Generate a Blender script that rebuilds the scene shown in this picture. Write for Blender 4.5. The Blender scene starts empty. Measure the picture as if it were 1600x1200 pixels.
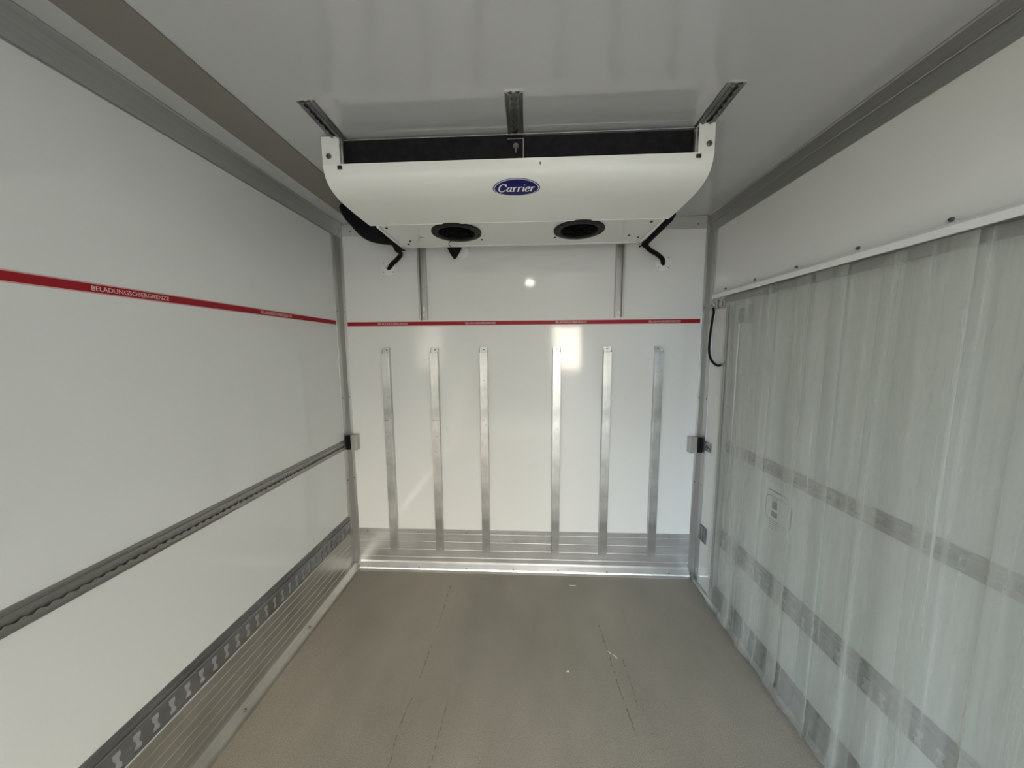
import bpy, bmesh, math, random
from mathutils import Matrix, Vector
random.seed(7)
S = bpy.context.scene
COL = S.collection

# ------------------------------------------------------------------ camera
CX, CY, CZ = 0.0, 0.0, 1.472
cam_d = bpy.data.cameras.new('camera')
cam_d.sensor_fit = 'HORIZONTAL'; cam_d.sensor_width = 36.0
cam_d.lens = 36.0 * 502.866 / 1600.0
cam_d.clip_start = 0.02; cam_d.clip_end = 500
cam = bpy.data.objects.new('camera', cam_d); COL.objects.link(cam)
_r = Vector((0.99897386, 0.04492795, -0.00570059))
_d = Vector((-0.00089743, -0.10621070, -0.99434324))
_f = Vector((-0.04527927, 0.99332813, -0.10606140))
cam.matrix_world = Matrix(((_r.x, -_d.x, -_f.x, CX), (_r.y, -_d.y, -_f.y, CY), (_r.z, -_d.z, -_f.z, CZ), (0, 0, 0, 1)))
S.camera = cam

# ------------------------------------------------------------------ view, world, lights
S.view_settings.view_transform = 'Standard'; S.view_settings.look = 'None'
S.view_settings.gamma = 1.0; S.view_settings.use_curve_mapping = False
S.view_settings.exposure = 1.10
W = bpy.data.worlds.new('sky'); S.world = W; W.use_nodes = True
bg = W.node_tree.nodes['Background']
bg.inputs['Strength'].default_value = 9.2
_tc = W.node_tree.nodes.new('ShaderNodeTexCoord'); _sx = W.node_tree.nodes.new('ShaderNodeSeparateXYZ')
_mr = W.node_tree.nodes.new('ShaderNodeMapRange'); _mr.inputs['From Min'].default_value = -0.30; _mr.inputs['From Max'].default_value = 0.08
_mx = W.node_tree.nodes.new('ShaderNodeMix'); _mx.data_type = 'RGBA'
_mx.inputs[6].default_value = (0.63, 0.80, 1.0, 1); _mx.inputs[7].default_value = (1.02, 0.94, 0.80, 1)   # blue sky to one side, hazy warm sky to the other
W.node_tree.links.new(_tc.outputs['Generated'], _sx.inputs[0]); W.node_tree.links.new(_sx.outputs['X'], _mr.inputs['Value'])
W.node_tree.links.new(_mr.outputs['Result'], _mx.inputs['Factor']); W.node_tree.links.new(_mx.outputs[2], bg.inputs['Color'])

def area(name, loc, target, sx, sy, power, color):
    l = bpy.data.lights.new(name, 'AREA'); l.shape = 'RECTANGLE'; l.size = sx; l.size_y = sy
    l.energy = power; l.color = color
    o = bpy.data.objects.new(name, l); COL.objects.link(o); o.location = loc
    o.rotation_euler = (Vector(target) - Vector(loc)).to_track_quat('-Z', 'Y').to_euler()
    return o
# daylight through the two doorways of the body (portals guide the sky's light in)
REAR_Y = -2.2
for nm, loc, tgt, sx, sy in (('rear_doorway', (0.035, REAR_Y, 0.95), (0.035, 0, 0.95), 1.97, 1.90),):
    p = area(nm, loc, tgt, sx, sy, 1.0, (1, 1, 1)); p.data.cycles.is_portal = True

# ------------------------------------------------------------------ helpers
OFF = {}
def _w(o):
    return OFF.get(o.name, Vector((0, 0, 0)))
def tag(o, label=None, cat=None, group=None, kind=None):
    if label: o['label'] = label
    if cat: o['category'] = cat
    if group: o['group'] = group
    if kind: o['kind'] = kind
    return o
def thing(name, loc, label, cat, group=None):
    o = bpy.data.objects.new(name, None); COL.objects.link(o); o.location = loc
    o.empty_display_size = 0.05
    OFF[o.name] = Vector(loc)
    return tag(o, label, cat, group)
def obj(name, bm, mat, parent=None, smooth=False, bevel=0, seg=2, label=None):
    """bm holds world coordinates; the mesh is stored relative to its origin."""
    bmesh.ops.recalc_face_normals(bm, faces=bm.faces)
    if parent is None:
        xs = [v.co for v in bm.verts]
        lo = Vector((min(c.x for c in xs), min(c.y for c in xs), min(c.z for c in xs)))
        hi = Vector((max(c.x for c in xs), max(c.y for c in xs), max(c.z for c in xs)))
        org = Vector(((lo.x + hi.x) / 2, (lo.y + hi.y) / 2, lo.z))
    else:
        org = _w(parent)
    bmesh.ops.translate(bm, verts=bm.verts, vec=-org)
    me = bpy.data.meshes.new(name); bm.to_mesh(me); bm.free()
    for mm in (mat if isinstance(mat, (list, tuple)) else [mat]): me.materials.append(mm)
    if smooth:
        for p in me.polygons: p.use_smooth = True
        try: me.set_sharp_from_angle(angle=math.radians(38))
        except Exception: pass
    o = bpy.data.objects.new(name, me); COL.objects.link(o)
    if parent is None: o.location = org
    else: o.parent = parent
    OFF[o.name] = org
    if bevel:
        m = o.modifiers.new('bevel', 'BEVEL'); m.width = bevel; m.segments = seg; m.limit_method = 'ANGLE'
    if label: o['label'] = label
    return o
def struct(name, bm, mat, parent=None, **k):
    o = obj(name, bm, mat, parent, **k)
    if parent is None: o['kind'] = 'structure'
    return o
def NB(): return bmesh.new()
def box(bm, x0, x1, y0, y1, z0, z1):
    v = [bm.verts.new((x, y, z)) for z in (z0, z1) for y in (y0, y1) for x in (x0, x1)]
    for f in ((0, 1, 3, 2), (4, 6, 7, 5), (0, 4, 5, 1), (2, 3, 7, 6), (0, 2, 6, 4), (1, 5, 7, 3)):
        bm.faces.new([v[i] for i in f])
    return bm
def prism(bm, pts, axis, a, b):
    """pts: 2D polygon in the two other axes (x:(y,z) y:(x,z) z:(x,y)), extruded from a to b"""
    def mk(p, t):
        return {'x': (t, p[0], p[1]), 'y': (p[0], t, p[1]), 'z': (p[0], p[1], t)}[axis]
    A = [bm.verts.new(mk(p, a)) for p in pts]; B = [bm.verts.new(mk(p, b)) for p in pts]
    n = len(pts)
    bm.faces.new(A); bm.faces.new(B[::-1])
    for i in range(n): bm.faces.new((A[i], B[i], B[(i + 1) % n], A[(i + 1) % n]))
    return bm
def frame_of(d):
    d = d.normalized(); u = d.orthogonal().normalized(); return u, d.cross(u).normalized()
def cyl(bm, p0, p1, r0, r1=None, n=20):
    p0, p1 = Vector(p0), Vector(p1); r1 = r0 if r1 is None else r1
    u, v = frame_of(p1 - p0)
    A, B = [], []
    for i in range(n):
        a = 2 * math.pi * i / n; e = u * math.cos(a) + v * math.sin(a)
        A.append(bm.verts.new(p0 + e * r0)); B.append(bm.verts.new(p1 + e * r1))
    bm.faces.new(A[::-1]); bm.faces.new(B)
    for i in range(n): bm.faces.new((A[i], A[(i + 1) % n], B[(i + 1) % n], B[i]))
    return bm
def catmull(P, k=8):
    P = [Vector(p) for p in P]; Q = [P[0] * 2 - P[1]] + P + [P[-1] * 2 - P[-2]]; out = []
    for i in range(1, len(Q) - 2):
        for j in range(k):
            t = j / k; a, b, c, d = Q[i - 1], Q[i], Q[i + 1], Q[i + 2]
            out.append(0.5 * ((2 * b) + (c - a) * t + (2 * a - 5 * b + 4 * c - d) * t * t + (3 * b - a - 3 * c + d) * t ** 3))
    out.append(P[-1]); return out
def tube(bm, P, r, n=12, smoothk=8, flat=1.0):
    pts = catmull(P, smoothk) if smoothk else [Vector(p) for p in P]
    N = len(pts); rr = r if callable(r) else (lambda t: r)
    u, _ = frame_of(pts[1] - pts[0]); rings = []
    for i, p in enumerate(pts):
        d = (pts[min(i + 1, N - 1)] - pts[max(i - 1, 0)]).normalized()
        u = (u - d * u.dot(d)).normalized(); v = d.cross(u)
        R = rr(i / (N - 1))
        rings.append([bm.verts.new(p + (u * math.cos(2 * math.pi * k / n) * flat + v * math.sin(2 * math.pi * k / n)) * R) for k in range(n)])
    for i in range(N - 1):
        for k in range(n):
            bm.faces.new((rings[i][k], rings[i][(k + 1) % n], rings[i + 1][(k + 1) % n], rings[i + 1][k]))
    bm.faces.new(rings[0][::-1]); bm.faces.new(rings[-1])
    return bm
def lathe(bm, c, axis, prof, n=40):
    """prof: list of (r, h) along axis from c; closed loop when first==last"""
    c = Vector(c); ax = Vector(axis).normalized(); u, v = frame_of(ax); rings = []
    for r, h in prof:
        if r < 1e-6: rings.append([bm.verts.new(c + ax * h)])
        else: rings.append([bm.verts.new(c + ax * h + (u * math.cos(2 * math.pi * k / n) + v * math.sin(2 * math.pi * k / n)) * r) for k in range(n)])
    for A, B in zip(rings, rings[1:]):
        for k in range(n):
            if len(A) == 1 and len(B) == 1: continue
            if len(A) == 1: bm.faces.new((A[0], B[k], B[(k + 1) % n]))
            elif len(B) == 1: bm.faces.new((A[k], A[(k + 1) % n], B[0]))
            else: bm.faces.new((A[k], A[(k + 1) % n], B[(k + 1) % n], B[k]))
    return bm
def holed(bm, rect, hole, w0, w1, put):
    """rectangular cell (u0,u1,v0,v1) with a polygon hole, extruded w0..w1, mapped by put(u,v,w)"""
    u0, u1, v0, v1 = rect; n = len(hole)
    cu = sum(h[0] for h in hole) / n; cv = sum(h[1] for h in hole) / n; outer = []
    for h in hole:
        du, dv = h[0] - cu, h[1] - cv; ts = []
        if du > 1e-9: ts.append((u1 - cu) / du)
        if du < -1e-9: ts.append((u0 - cu) / du)
        if dv > 1e-9: ts.append((v1 - cv) / dv)
        if dv < -1e-9: ts.append((v0 - cv) / dv)
        t = min(ts); outer.append([cu + du * t, cv + dv * t])
    for c in ((u0, v0), (u1, v0), (u1, v1), (u0, v1)):
        k = min(range(n), key=lambda i: (outer[i][0] - c[0]) ** 2 + (outer[i][1] - c[1]) ** 2); outer[k] = list(c)
    R = []
    for w in (w0, w1):
        R.append(([bm.verts.new(put(a, b, w)) for a, b in outer], [bm.verts.new(put(a, b, w)) for a, b in hole]))
    (o0, h0), (o1, h1) = R
    for i in range(n):
        j = (i + 1) % n
        for q in ((o0[i], o0[j], h0[j], h0[i]), (o1[j], o1[i], h1[i], h1[j]), (h0[i], h0[j], h1[j], h1[i]), (o0[j], o0[i], o1[i], o1[j])):
            bm.faces.new(q)
def screw(name, p, nrm, r, mat, parent, h=0.003):
    bm = NB(); n = Vector(nrm).normalized(); p = Vector(p)
    lathe(bm, p, n, [(0, -0.001), (r, -0.001), (r, h * 0.35), (r * 0.72, h), (r * 0.35, h), (r * 0.3, h * 0.45), (0, h * 0.45)], n=12)
    return obj(name, bm, mat, parent, smooth=True)

# ------------------------------------------------------------------ materials
def nodes(name):
    m = bpy.data.materials.new(name); m.use_nodes = True; nt = m.node_tree
    return m, nt, nt.nodes['Principled BSDF']
def N(nt, t, **k):
    n = nt.nodes.new(t)
    for a, b in k.items():
        if hasattr(n, a): setattr(n, a, b)
        else: n.inputs[a].default_value = b
    return n
def L(nt, a, b): nt.links.new(a, b)
def coords(nt, scale):
    tc = N(nt, 'ShaderNodeTexCoord'); mp = N(nt, 'ShaderNodeMapping'); mp.inputs['Scale'].default_value = scale
    L(nt, tc.outputs['Object'], mp.inputs['Vector']); return mp.outputs['Vector']
def ramp(nt, src, stops):
    r = N(nt, 'ShaderNodeValToRGB'); e = r.color_ramp.elements
    e[0].position, e[0].color = stops[0][0], (*stops[0][1], 1); e[1].position, e[1].color = stops[-1][0], (*stops[-1][1], 1)
    for p, c in stops[1:-1]:
        x = e.new(p); x.color = (*c, 1)
    L(nt, src, r.inputs['Fac']); return r.outputs['Color']
def plain(name, col, rough=0.5, metal=0.0, spec=0.5, noise=None, bump=0.0, bscale=60):
    m, nt, b = nodes(name)
    b.inputs['Base Color'].default_value = (*col, 1); b.inputs['Roughness'].default_value = rough
    b.inputs['Metallic'].default_value = metal; b.inputs['Specular IOR Level'].default_value = spec
    n = N(nt, 'ShaderNodeTexNoise'); n.inputs['Scale'].default_value = bscale; n.inputs['Detail'].default_value = 4
    L(nt, coords(nt, (1, 1, 1)), n.inputs['Vector'])
    if noise:
        c = ramp(nt, n.outputs['Fac'], [(0.3, [x * (1 - noise) for x in col]), (0.7, [min(1, x * (1 + noise)) for x in col])])
        L(nt, c, b.inputs['Base Color'])
    if bump:
        bp = N(nt, 'ShaderNodeBump'); bp.inputs['Strength'].default_value = bump; bp.inputs['Distance'].default_value = 0.002
        L(nt, n.outputs['Fac'], bp.inputs['Height']); L(nt, bp.outputs['Normal'], b.inputs['Normal'])
    return m
def gelcoat(name, col, rough=0.16, spec=0.5, wave=0.25):
    m, nt, b = nodes(name)
    n1 = N(nt, 'ShaderNodeTexNoise'); n1.inputs['Scale'].default_value = 1.6; n1.inputs['Detail'].default_value = 2
    L(nt, coords(nt, (1, 1, 1)), n1.inputs['Vector'])
    L(nt, ramp(nt, n1.outputs['Fac'], [(0.3, [x * 0.97 for x in col]), (0.7, col)]), b.inputs['Base Color'])
    b.inputs['Roughness'].default_value = rough; b.inputs['Specular IOR Level'].default_value = spec
    n2 = N(nt, 'ShaderNodeTexNoise'); n2.inputs['Scale'].default_value = 5.0; n2.inputs['Detail'].default_value = 1.5
    L(nt, coords(nt, (1, 1, 1)), n2.inputs['Vector'])
    n3 = N(nt, 'ShaderNodeTexNoise'); n3.inputs['Scale'].default_value = 240.0
    L(nt, coords(nt, (1, 1, 1)), n3.inputs['Vector'])
    b1 = N(nt, 'ShaderNodeBump'); b1.inputs['Strength'].default_value = wave; b1.inputs['Distance'].default_value = 0.004
    b2 = N(nt, 'ShaderNodeBump'); b2.inputs['Strength'].default_value = 0.05; b2.inputs['Distance'].default_value = 0.0005
    L(nt, n2.outputs['Fac'], b1.inputs['Height']); L(nt, n3.outputs['Fac'], b2.inputs['Height'])
    L(nt, b1.outputs['Normal'], b2.inputs['Normal']); L(nt, b2.outputs['Normal'], b.inputs['Normal'])
    return m
def metal(name, col, rough, along, streak=0.12, aniso=0.0, dirt=0.0):
    """brushed aluminium: streak noise stretched along an axis"""
    m, nt, b = nodes(name)
    sc = {'x': (3, 220, 220), 'y': (220, 3, 220), 'z': (220, 220, 3)}[along]
    n = N(nt, 'ShaderNodeTexNoise'); n.inputs['Scale'].default_value = 1.0; n.inputs['Detail'].default_value = 5
    L(nt, coords(nt, sc), n.inputs['Vector'])
    n2 = N(nt, 'ShaderNodeTexNoise'); n2.inputs['Scale'].default_value = 7.0; n2.inputs['Detail'].default_value = 5
    L(nt, coords(nt, (1, 1, 1)), n2.inputs['Vector'])
    base = ramp(nt, n.outputs['Fac'], [(0.25, [x * (1 - streak) for x in col]), (0.75, col)])
    if dirt:
        mx = N(nt, 'ShaderNodeMix', data_type='RGBA', blend_type='MULTIPLY'); mx.inputs['Factor'].default_value = 1.0
        L(nt, base, mx.inputs[6])
        L(nt, ramp(nt, n2.outputs['Fac'], [(0.35, (1 - dirt,) * 3), (0.6, (1, 1, 1))]), mx.inputs[7]); base = mx.outputs[2]
    L(nt, base, b.inputs['Base Color'])
    b.inputs['Metallic'].default_value = 0.8
    rr = N(nt, 'ShaderNodeMapRange'); rr.inputs['To Min'].default_value = rough * 0.75; rr.inputs['To Max'].default_value = rough * 1.3
    L(nt, n2.outputs['Fac'], rr.inputs['Value']); L(nt, rr.outputs['Result'], b.inputs['Roughness'])
    bp = N(nt, 'ShaderNodeBump'); bp.inputs['Strength'].default_value = 0.12; bp.inputs['Distance'].default_value = 0.0006
    L(nt, n.outputs['Fac'], bp.inputs['Height']); L(nt, bp.outputs['Normal'], b.inputs['Normal'])
    return m

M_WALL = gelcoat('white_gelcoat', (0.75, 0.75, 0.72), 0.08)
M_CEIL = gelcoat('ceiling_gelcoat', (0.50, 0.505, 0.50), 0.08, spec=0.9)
M_STRIP = gelcoat('taupe_ceiling_strip', (0.20, 0.18, 0.155), 0.25)
M_DOOR = gelcoat('door_gelcoat', (0.72, 0.735, 0.71), 0.2)
M_EVAP = gelcoat('evaporator_white_paint', (0.84, 0.84, 0.79), 0.22, wave=0.05)
M_WHITE = plain('white_plastic', (0.80, 0.80, 0.78), 0.4)
M_ALX = metal('aluminium_brushed_across', (0.66, 0.66, 0.65), 0.34, 'x')
M_ALY = metal('aluminium_brushed_lengthwise', (0.42, 0.42, 0.40), 0.36, 'y')
M_ALZ = metal('aluminium_brushed_upright', (0.52, 0.515, 0.49), 0.36, 'z')
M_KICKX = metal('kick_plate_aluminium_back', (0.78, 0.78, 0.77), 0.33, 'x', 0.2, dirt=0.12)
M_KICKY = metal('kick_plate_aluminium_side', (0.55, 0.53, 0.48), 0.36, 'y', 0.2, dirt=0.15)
M_POST = metal('upright_tube_aluminium', (0.66, 0.66, 0.64), 0.30, 'z', 0.15, dirt=0.3)
M_TRACK = metal('track_aluminium', (0.38, 0.37, 0.35), 0.38, 'y', 0.2)
M_GALV = metal('galvanised_dark_track', (0.30, 0.30, 0.29), 0.42, 'y', 0.3, dirt=0.35)
M_ETRACK = metal('slotted_rail_galvanised', (0.34, 0.345, 0.345), 0.42, 'y', 0.25, dirt=0.25)
M_CHROME = metal('bright_edge_aluminium', (0.80, 0.80, 0.77), 0.22, 'z', 0.05)
M_STEEL = plain('screw_steel', (0.20, 0.195, 0.19), 0.4, 0.9)
M_DARKHOLE = plain('dark_plug_plastic', (0.012, 0.012, 0.012), 0.6)
M_BLACK = plain('black_foam_rubber', (0.006, 0.006, 0.007), 0.8, spec=0.2, bump=0.5, bscale=140)
M_GRILLE = plain('black_steel_plate', (0.010, 0.009, 0.010), 0.5, 0.0, spec=0.2, noise=0.5, bump=0.2, bscale=40)
M_FAN = plain('black_fan_plastic', (0.016, 0.016, 0.016), 0.55, spec=0.15)
M_FANIN = plain('black_fan_blades', (0.004, 0.004, 0.004), 0.7, spec=0.05)
M_PANEL = gelcoat('glossy_bottom_panel', (0.72, 0.72, 0.685), 0.06, spec=0.9, wave=0.02)
M_CABLE = plain('black_cable_sheath', (0.005, 0.005, 0.005), 0.6, spec=0.2)
M_BLUE = plain('badge_blue_enamel', (0.008, 0.008, 0.115), 0.35, spec=0.3)
M_BADGEW = plain('badge_white_enamel', (0.86, 0.86, 0.86), 0.35)
M_RED = plain('red_tape_vinyl', (0.32, 0.010, 0.018), 0.45, spec=0.3)
M_PINK = plain('pale_tape_margin', (0.62, 0.38, 0.36), 0.4)
M_TXT = plain('tape_lettering_pale', (0.72, 0.55, 0.53), 0.45)
M_RUST = plain('rust_mark', (0.30, 0.20, 0.08), 0.8)
M_SEAL = plain('white_sealant', (0.78, 0.78, 0.77), 0.5, bump=0.4)
M_STICKER = plain('sticker_white_vinyl', (0.78, 0.78, 0.75), 0.4)
M_STICKGREY = plain('sticker_grey_print', (0.12, 0.12, 0.125), 0.5)
M_CHIP = plain('pale_chip', (0.66, 0.63, 0.58), 0.7)
M_GROUND = plain('yard_asphalt', (0.10, 0.095, 0.09), 0.9, noise=0.2)

def floor_mat():
    m, nt, b = nodes('grit_resin_floor')
    big = N(nt, 'ShaderNodeTexNoise'); big.inputs['Scale'].default_value = 2.2; big.inputs['Detail'].default_value = 5; big.inputs['Roughness'].default_value = 0.6
    L(nt, coords(nt, (1, 0.6, 1)), big.inputs['Vector'])
    fine = N(nt, 'ShaderNodeTexNoise'); fine.inputs['Scale'].default_value = 420; fine.inputs['Detail'].default_value = 2
    L(nt, coords(nt, (1, 1, 1)), fine.inputs['Vector'])
    col = ramp(nt, big.outputs['Fac'], [(0.28, (0.255, 0.238, 0.195)), (0.5, (0.315, 0.288, 0.242)), (0.72, (0.375, 0.335, 0.282))])
    mx = N(nt, 'ShaderNodeMix', data_type='RGBA', blend_type='MULTIPLY'); mx.inputs['Factor'].default_value = 1
    L(nt, col, mx.inputs[6]); L(nt, ramp(nt, fine.outputs['Fac'], [(0.35, (0.62,) * 3), (0.65, (1.22,) * 3)]), mx.inputs[7])
    # scuffs drawn along the length of the body
    st = N(nt, 'ShaderNodeTexNoise'); st.inputs['Scale'].default_value = 1.0; st.inputs['Detail'].default_value = 6
    L(nt, coords(nt, (30, 2.2, 1)), st.inputs['Vector'])
    mx2 = N(nt, 'ShaderNodeMix', data_type='RGBA', blend_type='MULTIPLY'); mx2.inputs['Factor'].default_value = 1
    L(nt, mx.outputs[2], mx2.inputs[6]); L(nt, ramp(nt, st.outputs['Fac'], [(0.22, (0.90,) * 3), (0.34, (1, 1, 1))]), mx2.inputs[7])
    L(nt, mx2.outputs[2], b.inputs['Base Color'])
    b.inputs['Roughness'].default_value = 0.62; b.inputs['Specular IOR Level'].default_value = 0.35
    bp = N(nt, 'ShaderNodeBump'); bp.inputs['Strength'].default_value = 0.5; bp.inputs['Distance'].default_value = 0.001
    L(nt, fine.outputs['Fac'], bp.inputs['Height']); L(nt, bp.outputs['Normal'], b.inputs['Normal'])
    return m
M_FLOOR = floor_mat()
M_SCUFF = plain('dark_rubber_scuff', (0.19, 0.176, 0.152), 0.8, noise=0.4, bscale=90)

def pvc_mat():
    m, nt, b = nodes('clear_pvc_strip')
    n = N(nt, 'ShaderNodeTexNoise'); n.inputs['Scale'].default_value = 1; n.inputs['Detail'].default_value = 5; n.inputs['Roughness'].default_value = 0.6
    L(nt, coords(nt, (34, 34, 0.5)), n.inputs['Vector'])
    b.inputs['Base Color'].default_value = (0.80, 0.80, 0.74, 1); b.inputs['Roughness'].default_value = 0.28
    tr = N(nt, 'ShaderNodeBsdfTransparent'); tr.inputs['Color'].default_value = (0.93, 0.94, 0.93, 1)
    mx = N(nt, 'ShaderNodeMixShader'); mr = N(nt, 'ShaderNodeMapRange')
    mr.inputs['From Min'].default_value = 0.3; mr.inputs['From Max'].default_value = 0.72
    mr.inputs['To Min'].default_value = 0.13; mr.inputs['To Max'].default_value = 0.33
    L(nt, n.outputs['Fac'], mr.inputs['Value']); L(nt, mr.outputs['Result'], mx.inputs['Fac'])
    L(nt, tr.outputs['BSDF'], mx.inputs[1]); L(nt, b.outputs['BSDF'], mx.inputs[2])
    bp = N(nt, 'ShaderNodeBump'); bp.inputs['Strength'].default_value = 0.5; bp.inputs['Distance'].default_value = 0.003
    L(nt, n.outputs['Fac'], bp.inputs['Height']); L(nt, bp.outputs['Normal'], b.inputs['Normal'])
    L(nt, mx.outputs['Shader'], nt.nodes['Material Output'].inputs['Surface'])
    return m
M_PVC = pvc_mat()

# ------------------------------------------------------------------ room shell
XL, XR, YB, ZT = -1.158, 1.072, 2.0, 2.233
T = 0.08
struct('floor', box(NB(), XL - T, XR + T, REAR_Y, YB + T, -0.10, 0.0), M_FLOOR)
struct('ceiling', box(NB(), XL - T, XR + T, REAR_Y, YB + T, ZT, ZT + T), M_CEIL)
struct('wall_back', box(NB(), XL - T, XR + T, YB, YB + T, 0.0, ZT), M_WALL)
struct('wall_left', box(NB(), XL - T, XL, REAR_Y, YB, 0.0, ZT), M_WALL)
DY0, DY1, DZ = 0.28, 1.79, 1.78          # side door opening
b_ = NB(); box(b_, XR, XR + T, DY1, YB, 0.0, ZT); box(b_, XR, XR + T, DY0, DY1, DZ, ZT); box(b_, XR, XR + T, REAR_Y, DY0, 0.0, ZT)
struct('wall_right', b_, M_WALL)
# closed leaf of the side door
struct('door_1', box(NB(), XR + 0.028, XR + T, 0.28, DY1, 0.02, DZ), M_DOOR)
# unseen rear end: panels added, opening placed to shape the daylight
b_ = NB(); box(b_, 1.02, XR, REAR_Y - 0.05, REAR_Y, 0.0, ZT); struct('unseen_rear_edge', b_, M_DOOR)
struct('wall_rear', box(box(NB(), -0.95, 1.02, REAR_Y - 0.05, REAR_Y, 1.90, ZT), XL, -0.95, REAR_Y - 0.05, REAR_Y, 0.0, ZT), M_WALL)
struct('trim_1', box(NB(), -0.875 - 0.158, -0.875, REAR_Y, 1.90, ZT - 0.004, ZT), M_STRIP)   # thin taupe strip, darker than the ceiling, along its left side
# yard outside
struct('floor_yard', box(NB(), -40, 40, -40, 40, -1.3, -1.2), M_GROUND)

struct('yard_light_blocker', box(box(NB(), -2.3, 1.1, -9.4, -9.0, -1.2, 2.9), 2.35, 14, -9.4, -9.0, -1.2, 3.6), M_GROUND)  # unseen slabs added to block sky; the gaps shape light and wall reflection
# corner trims (aluminium angles)
def angle_trim(name, bm, mat): return struct(name, bm, mat, bevel=0.0015)
b_ = NB(); t = 0.004
# ceiling/back
box(b_, XL + .0345, XR - .0305, YB - t, YB, 2.162, ZT); box(b_, XL + .043, XR - .0315, YB - .012, YB - t, ZT - .012, ZT - .0005)
tcb = angle_trim('trim_2', b_, M_ALX)
for x in (-1.072, -0.62, 0.55, 0.995): screw('screw', (x, YB - t, 2.19), (0, -1, 0), 0.005, M_STEEL, tcb)
# ceiling/left and ceiling/right
def cove(name, X, s, w, zlow, mid):
    a, b, e = X + s * w, X, 0.0035
    P = [(a, ZT), (a, ZT - .0025), (a - s * .004, ZT - e - .0025), (b + s * (e + .001), zlow + .005), (b + s * (e + .001), zlow), (b, zlow), (b, ZT)]
    b_ = prism(NB(), P, 'y', REAR_Y, YB - .0045)
    o = angle_trim(name, b_, M_COVE)
    for u in mid:
        x = a + (b - a) * u; z = ZT + (zlow - ZT) * u
        box_ = prism(NB(), [(x, z - .001), (x + s * .0045, z - .006), (x + s * .0065, z - .003), (x + s * .002, z + .002)], 'y', REAR_Y, YB - .006)
        obj('rib', box_, M_COVE, o)
    return o
M_COVE = metal('aluminium_cove_section', (0.40, 0.40, 0.385), 0.42, 'y', 0.15)
cove('trim_3', XL, 1, 0.042, 2.160, ())
cove('trim_4', XR, -1, 0.030, 2.138, (0.45,))
# upright corner angles
def corner(name, X, s, wl, wb):
    b_ = NB()
    ztop = 2.1585 if s > 0 else 2.1385
    box(b_, *sorted((X, X + s * wb)), YB - t, YB, 0.0, 2.232)
    box(b_, *sorted((X, X + s * t)), YB - wl, YB - t, 0.0, ztop)
    prism(b_, [(X + s * t, YB - t), (X + s * .018, YB - t), (X + s * t, YB - .030)], 'z', 0.0, ztop)
    o = angle_trim(name, b_, M_ALZ)
    for z in (1.713, 1.174, 0.64):
        screw('screw', (X + s * (wb - .011), YB - t, z), (0, -1, 0), 0.0045, M_STEEL, o)
        screw('screw', (X + s * t, YB - wl + .016, z), (s, 0, 0), 0.0045, M_STEEL, o)
    return o
corner('trim_5', XL, 1, 0.064, 0.034)
corner('trim_6', XR, -1, 0.072, 0.030)

# kick plates with ribbed face and floor lip
def kick_profile(top, ribs, lip=0.030):
    P = [(0, 0), (0, top), (.004, top), (.004, top - .003)]
    for z in ribs:
        P += [(.003, z + .0035), (.0043, z + .0015), (.0043, z - .0015), (.003, z - .0035)]
    P += [(.003, .062), (.006, .050), (lip - .004, .026), (lip, .018), (lip, 0)]
    return P
kb = [(YB - a, z) for a, z in kick_profile(0.290, (0.256, 0.200, 0.144, 0.090))]
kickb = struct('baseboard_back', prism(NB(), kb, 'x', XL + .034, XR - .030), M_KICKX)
for x in (-1.065, -0.72, -0.40, -0.09, 0.205, 0.52, 0.915):
    screw('screw', (x, YB - .004, 0.268), (0, -1, 0), 0.0045, M_STEEL, kickb)
    screw('screw', (x, YB - .022, 0.031), (0, -0.76, 0.64), 0.0045, M_STEEL, kickb)
kl = [(XL + a, z) for a, z in kick_profile(0.275, (0.238, 0.200, 0.162, 0.124, 0.086), .036)]
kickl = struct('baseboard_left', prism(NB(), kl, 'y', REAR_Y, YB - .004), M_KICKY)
for y in (1.49, 1.10, 0.72): screw('screw', (XL + .026, y, 0.037), (0.7, 0, 0.7), 0.0055, M_STEEL, kickl)
b_ = NB(); prism(b_, [(XR, 0), (XR, .018), (XR - .010, .018), (XR - .022, .006), (XR - .022, 0)], 'y', 0.30, YB - .004)
struct('baseboard_right', b_, M_ALY)

# ------------------------------------------------------------------ lashing rails
def airline_bm(length, w=0.062, pitch=0.025, h=0.011):
    """u along, v across, w away from the wall: base plate and two scalloped lips"""
    bm = NB(); box(bm, 0, length, -w / 2, w / 2, 0, 0.0025)
    k = 10; n = int(length / pitch * k)
    for s in (-1, 1):
        prev = None
        for i in range(n + 1):
            u = length * i / n; ph = (u / pitch) % 1.0 - 0.5; d = abs(ph) * pitch
            v = 0.0045 if d > 0.0090 else max(0.0045, math.sqrt(max(0, 0.0098 ** 2 - d * d)))
            c = [(v, h - .004), (v, h - .0012), (v + .001, h), (w / 2 - .012, h), (w / 2 - .010, h - .003), (w / 2, .004), (w / 2, .0025), (w / 2 - .006, .0025), (w / 2 - .013, h - .004)]
            ring = [bm.verts.new((u, s * a, b)) for a, b in c]
            if prev:
                for q in range(len(c)):
                    bm.faces.new((prev[q], ring[q], ring[(q + 1) % len(c)], prev[(q + 1) % len(c)]))
            else: bm.faces.new(ring)
            prev = ring
        bm.faces.new(prev)
    return bm
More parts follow.
